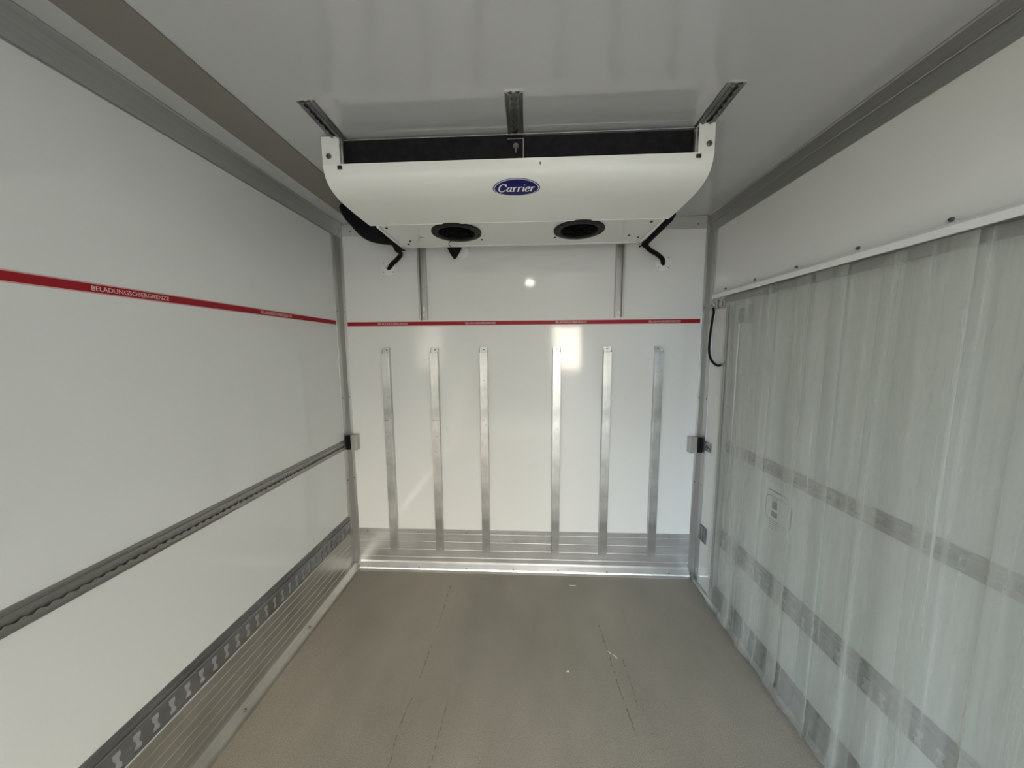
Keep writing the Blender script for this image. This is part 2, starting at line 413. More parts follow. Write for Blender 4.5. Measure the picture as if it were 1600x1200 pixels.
def etrack_bm(length, w=0.125, pitch=0.0475, h=0.009):
    """slotted steel rail: ribbed flange above a band of keyhole slots; v=0 bottom"""
    bm = NB()
    n = int(length / pitch); v0, v1 = 0.010, w - 0.044; c = (v0 + v1) / 2; H = (v1 - v0) * 0.40
    for i in range(n):
        u0 = i * pitch; uc = u0 + pitch / 2; a, b2 = 0.0100, 0.0055
        hole = [(uc - a, c - H), (uc, c - H), (uc + a, c - H), (uc + a, c - H * .45), (uc + b2, c - H * .2), (uc + b2, c + H * .2), (uc + a, c + H * .45),
                (uc + a, c + H), (uc, c + H), (uc - a, c + H), (uc - a, c + H * .45), (uc - b2, c + H * .2), (uc - b2, c - H * .2), (uc - a, c - H * .45)]
        holed(bm, (u0, u0 + pitch, v0, v1), hole, h - 0.0025, h, lambda a_, b_, w_: (a_, b_, w_))
    Lg = n * pitch
    for P in ([(0, 0), (v0, h), (v0, h - .0025), (.003, 0)],
              [(v1, h), (v1, h - .0025), (v1 + .004, h - .0025), (v1 + .004, h)],):
        A = [bm.verts.new((0, p[0], p[1])) for p in P]; B = [bm.verts.new((Lg, p[0], p[1])) for p in P]
        bm.faces.new(A); bm.faces.new(B[::-1])
        for i in range(4): bm.faces.new((A[i], B[i], B[(i + 1) % 4], A[(i + 1) % 4]))
    P = [(v1 + .004, 0), (v1 + .004, h), (v1 + .008, h + .002), (v1 + .012, h), (v1 + .013, h - .005), (v1 + .024, h - .005), (v1 + .025, h), (v1 + .030, h), (v1 + .032, h - .006), (w - .002, h - .006), (w, .003), (w, 0)]
    A = [bm.verts.new((0, p[0], p[1])) for p in P]; B = [bm.verts.new((Lg, p[0], p[1])) for p in P]; m = len(P)
    bm.faces.new(A); bm.faces.new(B[::-1])
    for i in range(m): bm.faces.new((A[i], B[i], B[(i + 1) % m], A[(i + 1) % m]))
    return bm
def basis(o, u, v, w):
    u, v, w = Vector(u), Vector(v), Vector(w)
    return Matrix(((u.x, v.x, w.x, o[0]), (u.y, v.y, w.y, o[1]), (u.z, v.z, w.z, o[2]), (0, 0, 0, 1)))
# left wall: middle airline rail
rail = thing('lashing_rail', (XL, 1.0, 0.845), 'aluminium rail with a row of round holes along left wall at waist height', 'rail', )
b_ = airline_bm(1.745); b_.transform(basis((XL, 0.20, 0.876), (0, 1, 0), (0, 0, 1), (1, 0, 0)))
obj('perforated_channel', b_, M_TRACK, rail)
b_ = NB(); box(b_, XL + .0095, XL + .0115, 0.20, 1.945, 0.8985, 0.9005); obj('edge_rib', b_, M_TRACK, rail)
for y in (1.18, 1.29, 1.62, 0.85): screw('screw', (XL + .0108, y, 0.898), (1, 0, 0), 0.003, M_STEEL, rail)
etr = thing('slotted_rail', (XL, 1.0, 0.280), 'galvanised rail with keyhole slots along left wall above the kick plate', 'rail')
b_ = etrack_bm(1.758); b_.transform(basis((XL, 0.19, 0.280), (0, 1, 0), (0, 0, 1), (1, 0, 0)))
obj('slotted_channel', b_, M_ETRACK, etr)
for y in (1.90, 1.66, 1.42, 1.18, 0.94): screw('screw', (XL + .0065, y, 0.3835), (1, 0, 0), 0.0035, M_STEEL, etr)
# right side: rails on the door behind the curtain, and short ends on the fixed panel
XD = XR + 0.028
rail2 = thing('lashing_rail', (XD, 1.0, 0.905), 'hole-punched aluminium rail seen behind the clear strip curtain', 'rail')
b_ = airline_bm(1.45); b_.transform(basis((XD, 1.765, 0.937), (0, -1, 0), (0, 0, 1), (-1, 0, 0)))
obj('perforated_channel', b_, M_TRACK, rail2)
for y in (1.44, 1.30): screw('screw', (XD - .0112, y, 0.957), (-1, 0, 0), 0.004, M_CHROME, rail2)
etr2 = thing('slotted_rail', (XD, 1.0, 0.350), 'dark slotted rail low on the door behind the clear strip curtain', 'rail')
b_ = etrack_bm(1.45, w=0.112); b_.transform(basis((XD, 1.765, 0.350), (0, -1, 0), (0, 0, 1), (-1, 0, 0)))
obj('slotted_channel', b_, M_ETRACK, etr2)
st1 = thing('lashing_rail', (XR, 1.90, 0.868), 'short end of holed aluminium rail on right panel beside the corner bracket', 'rail')
b_ = airline_bm(0.060, w=0.055); b_.transform(basis((XR, 1.928, 0.895), (0, -1, 0), (0, 0, 1), (-1, 0, 0)))
obj('perforated_channel', b_, M_TRACK, st1)
st2 = thing('slotted_rail', (XR, 1.90, 0.303), 'short stub of slotted rail low on right panel near the back corner', 'rail')
b_ = NB()
for k in range(3): box(b_, XR - .010, XR, 1.866 + k * .024, 1.884 + k * .024, 0.305, 0.400)
box(b_, XR - .004, XR, 1.864, 1.936, 0.303, 0.402)
obj('slotted_channel', b_, M_ETRACK, st2, bevel=0.001)

# end brackets at the back corners
def end_bracket(x0, x1, s, label):
    r = thing('rail_end_bracket', ((x0 + x1) / 2, YB - .03, 0.833), label, 'bracket', None)
    b_ = NB(); box(b_, x0, x1, YB - .044, YB - .040, 0.836, 0.935); box(b_, *((x1 - .003, x1) if s > 0 else (x0, x0 + .003)), YB - .040, YB - .004, 0.836, 0.935)
    box(b_, x0 + .001, x1 - .001, YB - .040, YB - .004, 0.932, 0.935); box(b_, x0 + .001, x1 - .001, YB - .040, YB - .004, 0.836, 0.839)
    obj('cover_plate', b_, M_ALZ, r, bevel=0.001)
    b_ = NB()
    xa, xb = (XL + .006, x0) if s > 0 else (x1, XR - .006)
    box(b_, xa, xb, YB - .052, YB - .018, 0.842, 0.930)
    obj('rubber_block', b_, M_BLACK, r, bevel=0.003)
end_bracket(-1.124, -1.086, 1, 'small box-shaped metal bracket where left wall rail meets the back corner')
end_bracket(0.996, 1.038, -1, 'small box-shaped metal bracket on the right back corner post')

# ------------------------------------------------------------------ red tape with lettering
def text_bm(s, size, height_fix=None):
    c = bpy.data.curves.new('lettering', 'FONT'); c.body = s; c.size = size; c.extrude = 0.00015; c.resolution_u = 3
    o = bpy.data.objects.new('lettering', c); COL.objects.link(o)
    dg = bpy.context.evaluated_depsgraph_get(); me = bpy.data.meshes.new_from_object(o.evaluated_get(dg))
    bpy.data.objects.remove(o); bm = NB(); bm.from_mesh(me); bpy.data.meshes.remove(me)
    xs = [v.co.x for v in bm.verts]; ys = [v.co.y for v in bm.verts]
    bmesh.ops.translate(bm, verts=bm.verts, vec=(-min(xs), -(min(ys) + max(ys)) / 2, 0))
    return bm, max(xs) - min(xs), max(ys) - min(ys)
def tape(nm, label, origin, u, n, length, starts):
    """tape running from origin along u, facing n"""
    r = thing(nm, origin, label, 'tape')
    def put(bm, extra=(0, 0)):
        bm.transform(basis(Vector(origin) + Vector(u) * extra[0] + Vector((0, 0, extra[1])), u, (0, 0, 1), n)); return bm
    obj('margin', put(box(NB(), 0, length, -.0145, .0145, 0, .0006)), M_PINK, r)
    obj('red_band', put(box(NB(), 0, length, -.0110, .0110, .0006, .0010)), M_RED, r)
    for s in starts:
        bm, w, h = text_bm('BELADUNGSOBERGRENZE', 0.02)
        bm.transform(Matrix.Diagonal((0.187 / w, 0.0125 / h, 1, 1)))
        bmesh.ops.translate(bm, verts=bm.verts, vec=(0, 0, .0011)); put(bm, (s, 0))
        obj('lettering', bm, M_TXT, r)
    return r
tape('marking_tape', 'red load-limit tape lettered in capitals running across the white back wall', (-1.122, YB, 1.636), (1, 0, 0), (0, -1, 0), 2.158, (0.196, 0.745, 1.300, 1.857))
tape('marking_tape', 'red load-limit tape lettered in capitals running along the left wall', (XL, 0.20, 1.642), (0, 1, 0), (1, 0, 0), 1.735, (0.078, 0.628, 1.178))

# ------------------------------------------------------------------ six uprights on the back wall
px_ = [(-0.879, 0), (-0.573, 1), (-0.265, 2), (0.184, 3), (0.489, 4), (0.796, 5)]
plabel = ['upright aluminium tube nearest the left corner of the back wall, dull and scratched',
          'second upright aluminium tube from left, with a thin dark seam mark halfway up',
          'upright aluminium tube with many dark nicks, just left of the middle of the back wall',
          'upright aluminium tube just right of the middle of the back wall, bright at the top',
          'upright aluminium tube second from right, beside the bright reflection on the back wall',
          'upright aluminium tube nearest the right corner of the back wall']
def tube_post(x, label, idx):
    r = thing('upright_tube', (x, YB, 0.145), label, 'post', 'upright tubes on the back wall')
    w, d, tt = 0.024, 0.032, 0.0022; yf = YB - d; z0, z1, z2 = 0.147, 1.455, 1.489
    bm = NB()
    box(bm, x - w, x + w, yf, yf + tt, z0, z1)
    for sx in (-1, 1):
        xa, xb = sorted((x + sx * w, x + sx * (w - tt)))
        prism(bm, [(yf + tt, z0), (yf + tt, z1), (YB - tt, z2), (YB - tt, z0)], 'x', xa, xb)
    box(bm, x - w, x + w, YB - tt, YB - .0002, z0, z2)
    obj('tube', bm, M_POST, r, bevel=0.0012)
    screw('screw', (x, YB - tt, 1.474), (0, -1, 0), 0.005, M_STEEL, r)
    rnd = random.Random(idx * 11 + 3)
    bm = NB()
    for k in range([7, 7, 16, 5, 5, 4][idx]):
        z = rnd.uniform(0.75, 1.42); xx = x + rnd.uniform(-.020, .006); L_ = rnd.uniform(.003, .010)
        prism(bm, [(xx, z), (xx + L_, z + rnd.uniform(-.002, .003)), (xx + L_, z + .0022), (xx + L_ * .4, z + .0035)], 'y', yf - .0003, yf + .0002)
    if idx in (0, 1): box(bm, x - .022, x + (.006 if idx == 0 else .022), yf - .0003, yf + .0002, 1.028, 1.032)
    obj('scratches', bm, M_STEEL, r, label='small dark nicks and scratches')['kind'] = 'stuff'
for (x, i) in px_: tube_post(x, plabel[i], i)

# two hanging channels above the tape
def strut(x0, x1, z0, label, slots):
    r = thing('mounting_channel', ((x0 + x1) / 2, YB, z0), label, 'channel', 'mounting channels below the cooling unit')
    y0 = YB - 0.021; t2 = 0.0025; z1 = 2.158; lw = 0.0105
    bm = NB()
    for xa, xb in ((x0, x0 + t2), (x1 - t2, x1)): box(bm, xa, xb, y0, YB - t2, z0, z1)
    box(bm, x0, x0 + lw, y0 - t2, y0, z0, z1); box(bm, x1 - lw, x1, y0 - t2, y0, z0, z1)
    obj('channel_sides', bm, M_ALZ, r, bevel=0.0008)
    bm = NB(); box(bm, x0, x1, YB - t2, YB, z0, z1); obj('channel_back', bm, M_ALZ, r)
    xc = (x0 + x1) / 2
    bm = NB(); cyl(bm, (xc, YB - t2, z0 + .030), (xc, YB - t2 - .006, z0 + .030), 0.010, 0.0085, 16)
    cyl(bm, (xc, YB - t2 - .006, z0 + .030), (xc, YB - t2 - .011, z0 + .030), 0.006, 0.005, 6); obj('bolt', bm, M_ALX, r, smooth=True)
    if slots:
        bm = NB()
        pts = [(xc + .0055 * math.cos(a), z0 + .068 + .009 * math.copysign(1, math.sin(a)) + .0055 * math.sin(a)) for a in [math.pi * (i + .5) / 8 for i in range(16)]]
        prism(bm, pts, 'y', YB - t2 - .0006, YB - t2); obj('slot', bm, M_WHITE, r, label='oblong slot showing white wall')
strut(-0.658, -0.608, 1.657, 'narrow aluminium channel with slot and bolt, left one hanging below the cooling unit', True)
strut(0.527, 0.577, 1.661, 'narrow aluminium channel with single bolt, right one hanging below the cooling unit', False)

# ------------------------------------------------------------------ ceiling tracks
def ceil_track(x, label, mat):
    r = thing('ceiling_track', (x, 1.5, ZT), label, 'track', 'short ceiling tracks in front of the cooling unit')
    b_ = airline_bm(0.88, w=0.054, h=0.012); b_.transform(basis((x, 1.038, ZT), (0, 1, 0), (1, 0, 0), (0, 0, -1)))
    obj('perforated_channel', b_, mat, r)
    b_ = NB(); box(b_, x - .026, x + .026, 1.034, 1.038, ZT - .004, ZT); obj('end_cap', b_, M_CHROME, r, label='bright cut end')
ceil_track(-0.675, 'short holed ceiling track running into left end of cooling unit', M_GALV)
ceil_track(-0.0375, 'short holed ceiling track running into middle of cooling unit', M_GALV)
ceil_track(0.604, 'short holed ceiling track running into right end of cooling unit', M_GALV)

# ------------------------------------------------------------------ evaporator (cooling unit)
EX0, EX1 = -0.728, 0.636; EXC = -0.040
ev = thing('cooling_unit', (EXC, 1.55, 2.05), 'wide white ceiling-mounted cooling unit with blue oval badge and two round black fans', 'cooling unit')
ctrl = [(1.196, 2.134), (1.200, 2.118), (1.206, 2.100), (1.220, 2.082), (1.245, 2.067), (1.285, 2.056), (1.340, 2.051), (1.420, 2.049), (1.530, 2.049)]
prof = [(v.x, v.y) for v in catmull([(a, b, 0) for a, b in ctrl], 6)]
def surf_arc():
    out = [(0.0, prof[0])]; s = 0
    for a, b in zip(prof, prof[1:]):
        s += math.hypot(b[0] - a[0], b[1] - a[1]); out.append((s, b))
    return out
ARC = surf_arc()
def surf(s):
    for (s0, a), (s1, b) in zip(ARC, ARC[1:]):
        if s <= s1:
            k = (s - s0) / (s1 - s0); y = a[0] + (b[0] - a[0]) * k; z = a[1] + (b[1] - a[1]) * k
            dx, dz = b[0] - a[0], b[1] - a[1]; l = math.hypot(dx, dz)
            return y, z, dz / l, -dx / l           # normal pointing out (towards viewer/down)
    return surf(ARC[-1][0] - 1e-6)
inner = []
for i, (y, z) in enumerate(prof):
    a = prof[max(0, i - 1)]; b = prof[min(len(prof) - 1, i + 1)]; l = math.hypot(b[0] - a[0], b[1] - a[1])
    inner.append((y - (b[1] - a[1]) / l * .003, z + (b[0] - a[0]) / l * .003))
b_ = NB()
nx = 24; cols = []
for k in range(nx + 1):
    x = EX0 + (EX1 - EX0) * k / nx
    cols.append([b_.verts.new((x, p[0], p[1])) for p in prof + inner[::-1]])
n_ = len(cols[0])
for A, B in zip(cols, cols[1:]):
    for i in range(n_): b_.faces.new((A[i], B[i], B[(i + 1) % n_], A[(i + 1) % n_]))
for C_ in (cols[0], cols[-1]):
    m_ = len(prof)
    for i in range(m_ - 1): b_.faces.new((C_[i], C_[i + 1], C_[n_ - 2 - i], C_[n_ - 1 - i]))
cover = obj('front_cover', b_, M_EVAP, ev, smooth=True)
# folded end flanges and mounting tabs
for xa, xb in ((EX0, -0.664), (0.582, EX1)):
    b_ = NB(); prism(b_, [(1.196, 2.130), (1.196, 2.2265), (1.240, 2.2265), (1.240, 2.2235), (1.199, 2.2235), (1.199, 2.130)], 'x', xa, xb)
    obj('mounting_tab', b_, M_EVAP, ev, bevel=0.001)
for x in (-0.703, 0.617):
    b_ = NB(); lathe(b_, (x, 1.196, 2.160), (0, -1, 0), [(0, 0), (.0095, 0), (.0095, .0025), (.0062, .0035), (.0058, .008), (.0028, .008), (.0026, .003), (0, .003)], 20)
    obj('bolt', b_, M_STEEL, ev, smooth=True)
for x in (-0.666, 0.585):
    b_ = NB(); box(b_, x - .008, x + .008, 1.1935, 1.198, 2.1165, 2.1285); obj('rubber_plug', b_, M_DARKHOLE, ev, bevel=0.0015)
# dark plate above the cover, in two overlapping sheets
b_ = NB(); box(b_, -0.655, -0.012, 1.212, 1.214, 2.138, 2.218); box(b_, -0.655, 0.574, 1.218, 1.220, 2.118, 2.219)
box(b_, -0.655, 0.574, 1.200, 1.219, 2.129, 2.1315)
obj('intake_plate', b_, M_GRILLE, ev)
b_ = NB(); box(b_, -0.655, 0.574, 1.2095, 1.2205, 2.2195, 2.2215); box(b_, -0.066, -0.011, 1.2105, 1.2119, 2.2055, 2.2070)
box(b_, -0.0120, -0.0095, 1.2100, 1.2145, 2.138, 2.2070); box(b_, -0.009, 0.574, 1.2165, 1.2179, 2.1345, 2.1355)
obj('plate_edge', b_, M_CHROME, ev, label='bright folded sheet edges')
b_ = NB(); lathe(b_, (-0.037, 1.212, 2.184), (0, -1, 0), [(0, 0), (.010, 0), (.009, .002), (.006, .002), (.005, .006), (0, .006)], 16)
box(b_, -0.040, -0.034, 1.208, 1.2115, 2.160, 2.178)
obj('screw', b_, M_GALV, ev, smooth=True)
for xa, xb in ((-0.662, -0.655), (0.574, 0.581)):
    b_ = NB(); box(b_, xa, xb, 1.203, 1.205, 2.130, 2.216); xm = xa if xa < 0 else xb
    box(b_, xm - .001, xm + .001, 1.203, 1.300, 2.130, 2.216)
    obj('side_bracket', b_, M_CHROME, ev)
# casing above
b_ = NB(); box(b_, -0.700, 0.610, 1.30, 1.885, 2.125, 2.219); box(b_, -0.700, -0.692, 1.30, 1.885, 2.056, 2.125); box(b_, 0.610, 0.602, 1.30, 1.885, 2.056, 2.125)
box(b_, -0.692, 0.602, 1.877, 1.885, 2.056, 2.125); obj('casing', b_, M_WHITE, ev)
# bottom panel with two fan openings
BX0, BX1, BY0, BY1, BZ = -0.690, 0.608, 1.531, 1.872, 2.050
fans = [(-0.344, 1.644), (0.254, 1.644)]; FR = 0.117
b_ = NB()
def zput(a, b, w): return (a, b, w)
seg = [(-0.50, -0.19), (0.10, 0.41)]
for (fx, fy), (ua, ub) in zip(fans, seg):
    hole = [(fx + FR * .86 * math.cos(2 * math.pi * i / 48), fy + FR * .86 * math.sin(2 * math.pi * i / 48)) for i in range(48)]
    holed(b_, (ua, ub, BY0, 1.85), hole, BZ, BZ + .003, zput)
box(b_, seg[0][1], seg[1][0], BY0, 1.85, BZ, BZ + .003)
prism(b_, [(BX0, BY0), (BX0, 1.835), (-0.672, 1.85), (seg[0][0], 1.85), (seg[0][0], BY0)], 'z', BZ, BZ + .003)
prism(b_, [(BX1, BY0), (seg[1][1], BY0), (seg[1][1], 1.85), (0.590, 1.85), (BX1, 1.835)], 'z', BZ, BZ + .003)
prism(b_, [(-0.672, 1.85), (-0.655, BY1), (0.575, BY1), (0.590, 1.85)], 'z', BZ - .001, BZ + .003)
obj('bottom_panel', b_, M_PANEL, ev)
b_ = NB(); box(b_, -0.50, 0.59, 1.8465, 1.8495, BZ - .0022, BZ); box(b_, EX0 + .003, EX1 - .003, 1.5285, 1.5325, BZ - .0035, BZ - .0005)
obj('panel_seam', b_, M_EVAP, ev)
for sx, xe in ((-1, BX0), (1, BX1)):
    b_ = NB(); tube(b_, [(xe + sx * .006, 1.545, BZ - .001), (xe + sx * .006, 1.69, BZ - .003), (xe + sx * .006, 1.835, BZ - .001)], 0.007, 10)
    obj('drain_channel', b_, M_WHITE, ev, smooth=True)
for x, y in ((-0.663, 1.568), (-0.616, 1.752), (-0.234, 1.756), (0.147, 1.741), (0.522, 1.736), (0.578, 1.767), (0.570, 1.566), (-0.645, 1.805)):
    b_ = NB(); lathe(b_, (x, y, BZ - .001), (0, 0, -1), [(0, 0), (.0065, 0), (.006, .003), (.003, .0035), (0, .0015)], 14)
    obj('screw', b_, M_DARKHOLE, ev, smooth=True)
b_ = NB(); prism(b_, [(-0.555, 1.703), (-0.545, 1.697), (-0.532, 1.703), (-0.524, 1.709), (-0.535, 1.712), (-0.550, 1.710)], 'z', BZ - .0006, BZ)
obj('rust_mark', b_, M_RUST, ev, label='small brown rust mark')
b_ = NB(); box(b_, 0.046, 0.050, 1.1955, 1.1965, 2.112, 2.120); obj('pin_mark', b_, M_STEEL, ev)
def fan(fx, fy):
    b_ = NB(); prof_ = [(FR * 1.04, -.001), (FR * 1.04, .006), (FR * .98, .009), (FR * .80, .009), (FR * .76, .004), (FR * .74, -.03), (FR * .78, -.03), (FR * .84, -.001), (FR * 1.04, -.001)]
    lathe(b_, (fx, fy, BZ - .0005), (0, 0, -1), prof_, 56)
    f = obj('fan', b_, M_FAN, ev, smooth=True)
    b_ = NB(); lathe(b_, (fx, fy, BZ + .070), (0, 0, -1), [(0, 0), (FR * .78, 0), (FR * .78, .045), (FR * .76, .045), (FR * .76, .004), (0, .004)], 40)
    lathe(b_, (fx, fy, BZ + .066), (0, 0, -1), [(0, 0), (.036, 0), (.036, .050), (.030, .056), (0, .056)], 24)
    obj('motor_hub', b_, M_FANIN, f, smooth=True)
    for k in range(7):
        a0 = 2 * math.pi * k / 7; b_ = NB(); rows = []
        for j in range(6):
            r_ = .034 + (FR * .70 - .034) * j / 5; sw = 0.25 * j / 5
            rows.append([(fx + r_ * math.cos(a0 + sw + da), fy + r_ * math.sin(a0 + sw + da), BZ + z_) for da, z_ in ((-.30, .016), (-.1, .026), (.1, .034), (.30, .040))])
        V = [[b_.verts.new(p) for p in R_] for R_ in rows]; V2 = [[b_.verts.new((p[0], p[1], p[2] + .002)) for p in R_] for R_ in rows]
        for j in range(5):
            for q in range(3):
                b_.faces.new((V[j][q], V[j + 1][q], V[j + 1][q + 1], V[j][q + 1])); b_.faces.new((V2[j][q + 1], V2[j + 1][q + 1], V2[j + 1][q], V2[j][q]))
            b_.faces.new((V[j][0], V2[j][0], V2[j + 1][0], V[j + 1][0])); b_.faces.new((V[j][3], V[j + 1][3], V2[j + 1][3], V2[j][3]))
        b_.faces.new(V[0] + V2[0][::-1]); b_.faces.new(V[5][::-1] + V2[5])
        obj('fan_blade', b_, M_FANIN, f, smooth=True)
    b_ = NB()
    for R_ in (.028, .048, .068):
        lathe(b_, (fx, fy, BZ - .006), (0, 0, -1), [(R_ + .0022 * math.cos(t_), .0022 * math.sin(t_)) for t_ in [2 * math.pi * i / 6 for i in range(7)]], 36)
    for k in range(4):
        a = math.pi * k / 4; cyl(b_, (fx - FR * .8 * math.cos(a), fy - FR * .8 * math.sin(a), BZ - .004), (fx + FR * .8 * math.cos(a), fy + FR * .8 * math.sin(a), BZ - .004), .0018, n=6)
    obj('fan_guard', b_, M_FANIN, f, smooth=True)
    for a in (-.25, math.pi + .25):
        b_ = NB(); cx_, cy_ = fx + FR * .93 * math.cos(a), fy - FR * .93 * math.sin(a)
        lathe(b_, (cx_, cy_, BZ - .009), (0, 0, -1), [(0, 0), (.007, 0), (.006, .003), (0, .003)], 12)
        obj('fan_screw', b_, M_FAN, f, smooth=True)
for fx, fy in fans: fan(fx, fy)

# badge, laid on the curve of the cover: (u across, v up the curve)
S0 = 0.098
def bput(u, v, w):
    y, z, ny, nz = surf(S0 - v); return (EXC + 0.003 + u, y + ny * w, z + nz * w)
def badge_ellipse(a, b, w, name, mat, parent):
    bm = NB(); n = 64; rings = []
    for k in range(9):
        f = k / 8
        rings.append([bm.verts.new(bput(a * f * math.cos(2 * math.pi * i / n), b * f * math.sin(2 * math.pi * i / n), w)) for i in range(n)] if k else [bm.verts.new(bput(0, 0, w))])
    side = [bm.verts.new(bput(a * math.cos(2 * math.pi * i / n), b * math.sin(2 * math.pi * i / n), 0)) for i in range(n)]
    for k in range(1, 9):
        for i in range(n):
            j = (i + 1) % n
            if k == 1: bm.faces.new((rings[0][0], rings[1][i], rings[1][j]))
            else: bm.faces.new((rings[k - 1][i], rings[k][i], rings[k][j], rings[k - 1][j]))
    for i in range(n): bm.faces.new((rings[8][i], side[i], side[(i + 1) % n], rings[8][(i + 1) % n]))
    return obj(name, bm, mat, parent, smooth=True)
BA, BB = 0.087, 0.039
badge = badge_ellipse(BA, BB, 0.0010, 'badge', M_BLUE, ev); badge['label'] = 'dark blue oval badge with white script'
bm = NB(); n = 72
for i in range(n):
    a0, a1 = 2 * math.pi * i / n, 2 * math.pi * (i + 1) / n
    q = [bm.verts.new(bput(BA * r_ * math.cos(a), BB * (r_ if r_ > .93 else r_ - .02) * math.sin(a), .0014)) for r_, a in ((.955, a0), (.955, a1), (.925, a1), (.925, a0))]
    bm.faces.new(q)
obj('badge_rim', bm, M_BADGEW, badge)
# letters drawn with a broad pen: strokes are polylines in letter space, pen width depends on direction
def bez(p0, p1, p2, p3, n=10):
    return [tuple((1 - t) ** 3 * a + 3 * (1 - t) ** 2 * t * b + 3 * (1 - t) * t * t * c + t ** 3 * d for a, b, c, d in zip(p0, p1, p2, p3)) for t in [i / n for i in range(n + 1)]]
GL = {
 'C': (1.42, [bez((1.22, 1.12), (1.05, 1.55), (.62, 1.62), (.30, 1.22)) + bez((.30, 1.22), (.02, .80), (.10, .0), (.66, -.02))[1:] + bez((.66, -.02), (.90, -.02), (1.12, .14), (1.26, .36))[1:], [(1.24, 1.46), (1.20, 1.05)]]),
 'a': (.92, [bez((.70, .82), (.45, 1.08), (.10, .80), (.08, .40)) + bez((.08, .40), (.06, .02), (.30, -.10), (.62, .28))[1:], [(.74, .92), (.66, .25)] + bez((.66, .25), (.62, -.02), (.76, -.05), (.92, .12))[1:]]),
 'r': (.74, [[(.02, .84), (.22, .92), (.20, .0)], bez((.22, .55), (.34, .86), (.50, .98), (.68, .86)), [(.04, .01), (.38, .01)]]),
 'i': (.46, [[(.04, .84), (.24, .92), (.22, .20)] + bez((.22, .20), (.21, -.02), (.32, -.02), (.44, .10))[1:], [(.21, 1.26), (.27, 1.36)]]),
 'e': (.80, [bez((.10, .44), (.36, .44), (.66, .52), (.66, .74)) + bez((.66, .74), (.66, .98), (.40, .98), (.24, .80))[1:] + bez((.24, .80), (.02, .55), (.02, .0), (.38, -.02))[1:] + bez((.38, -.02), (.56, -.02), (.68, .08), (.76, .20))[1:]]),
}
bm = NB(); adv = 0; sc = 0.0222; word = 'Carrier'; total = sum(GL[c][0] for c in word) + .06 * 6
for ch in word:
    for st in GL[ch][1]:
        P = [((adv + x + y * .22 - total / 2 - .12) * sc * .98, (y - .66) * sc) for x, y in st]
        Lq, Rq = [], []
        for i, p in enumerate(P):
            a = P[max(0, i - 1)]; b = P[min(len(P) - 1, i + 1)]; dx, dy = b[0] - a[0], b[1] - a[1]; l = math.hypot(dx, dy) or 1; dx /= l; dy /= l
            w = .0012 + .0016 * abs(dy) ** 1.3
            Lq.append((p[0] - dy * w, p[1] + dx * w)); Rq.append((p[0] + dy * w, p[1] - dx * w))
        A = [bm.verts.new(bput(u, v, .0016)) for u, v in Lq]; B = [bm.verts.new(bput(u, v, .0016)) for u, v in Rq]
        for i in range(len(P) - 1):
            bm.faces.new((A[i], A[i + 1], B[i + 1], B[i]))
    adv += GL[ch][0] + .06
obj('badge_lettering', bm, M_BADGEW, badge)

# ------------------------------------------------------------------ hoses and insulation around the unit
h1 = thing('insulated_hose', (-0.84, 1.9, 1.96), 'black foam-wrapped hose bulging beside left end of cooling unit and entering the back wall', 'hose')
b_ = NB()
tube(b_, [(-0.965, 1.72, 2.222), (-0.930, 1.735, 2.195), (-0.885, 1.75, 2.165), (-0.835, 1.76, 2.120), (-0.785, 1.78, 2.098), (-0.750, 1.81, 2.080), (-0.725, 1.85, 2.062)],
     lambda t_: .012 + .050 * math.sin(math.pi * min(1, t_ * 1.05)) ** .8, 16, 6)
obj('foam_wrap', b_, M_BLACK, h1, smooth=True)
b_ = NB(); tube(b_, [(-0.758, 1.57, 2.125), (-0.762, 1.64, 2.12), (-0.77, 1.71, 2.118), (-0.775, 1.78, 2.112)], lambda t_: .010 + .026 * min(1, t_ * 1.5), 12, 6)
obj('side_wrap', b_, M_BLACK, h1, smooth=True)
b_ = NB(); tube(b_, [(-0.752, 1.82, 2.078), (-0.735, 1.875, 2.045), (-0.738, 1.93, 2.035), (-0.775, 1.965, 2.015), (-0.818, 1.985, 1.99), (-0.843, 2.004, 1.966)], .0125, 12)
obj('hose', b_, M_CABLE, h1, smooth=True)
b_ = NB(); tube(b_, [(-0.735, 1.845, 2.058), (-0.730, 1.87, 2.048), (-0.736, 1.90, 2.036)], lambda t_: .010 + .013 * math.sin(math.pi * t_), 12)
cyl(b_, (-0.725, 1.88, 2.045), (-0.695, 1.885, 2.040), .004, n=8)
obj('cable_tie_knot', b_, M_CABLE, h1, smooth=True)
h2 = thing('insulated_hose', (0.74, 1.9, 1.96), 'thin black hose along right end of cooling unit, curving down into the back wall', 'hose')
b_ = NB(); tube(b_, [(0.655, 1.565, 2.080), (0.660, 1.60, 2.067), (0.664, 1.72, 2.064), (0.664, 1.84, 2.060), (0.668, 1.91, 2.062)], lambda t_: .022 - .008 * min(1, t_ * 3), 12)
obj('foam_wrap', b_, M_BLACK, h2, smooth=True)
b_ = NB(); tube(b_, [(0.668, 1.885, 2.062), (0.672, 1.925, 2.058), (0.705, 1.945, 2.035), (0.755, 1.96, 2.012), (0.792, 1.98, 1.990), (0.803, 2.004, 1.966)], .0125, 12)
obj('hose', b_, M_CABLE, h2, smooth=True)
b_ = NB(); tube(b_, [(0.662, 1.895, 2.060), (0.667, 1.915, 2.058), (0.675, 1.935, 2.052)], lambda t_: .010 + .010 * math.sin(math.pi * t_), 12)
cyl(b_, (0.655, 1.915, 2.054), (0.635, 1.92, 2.045), .004, n=8)
obj('cable_tie_knot', b_, M_CABLE, h2, smooth=True)
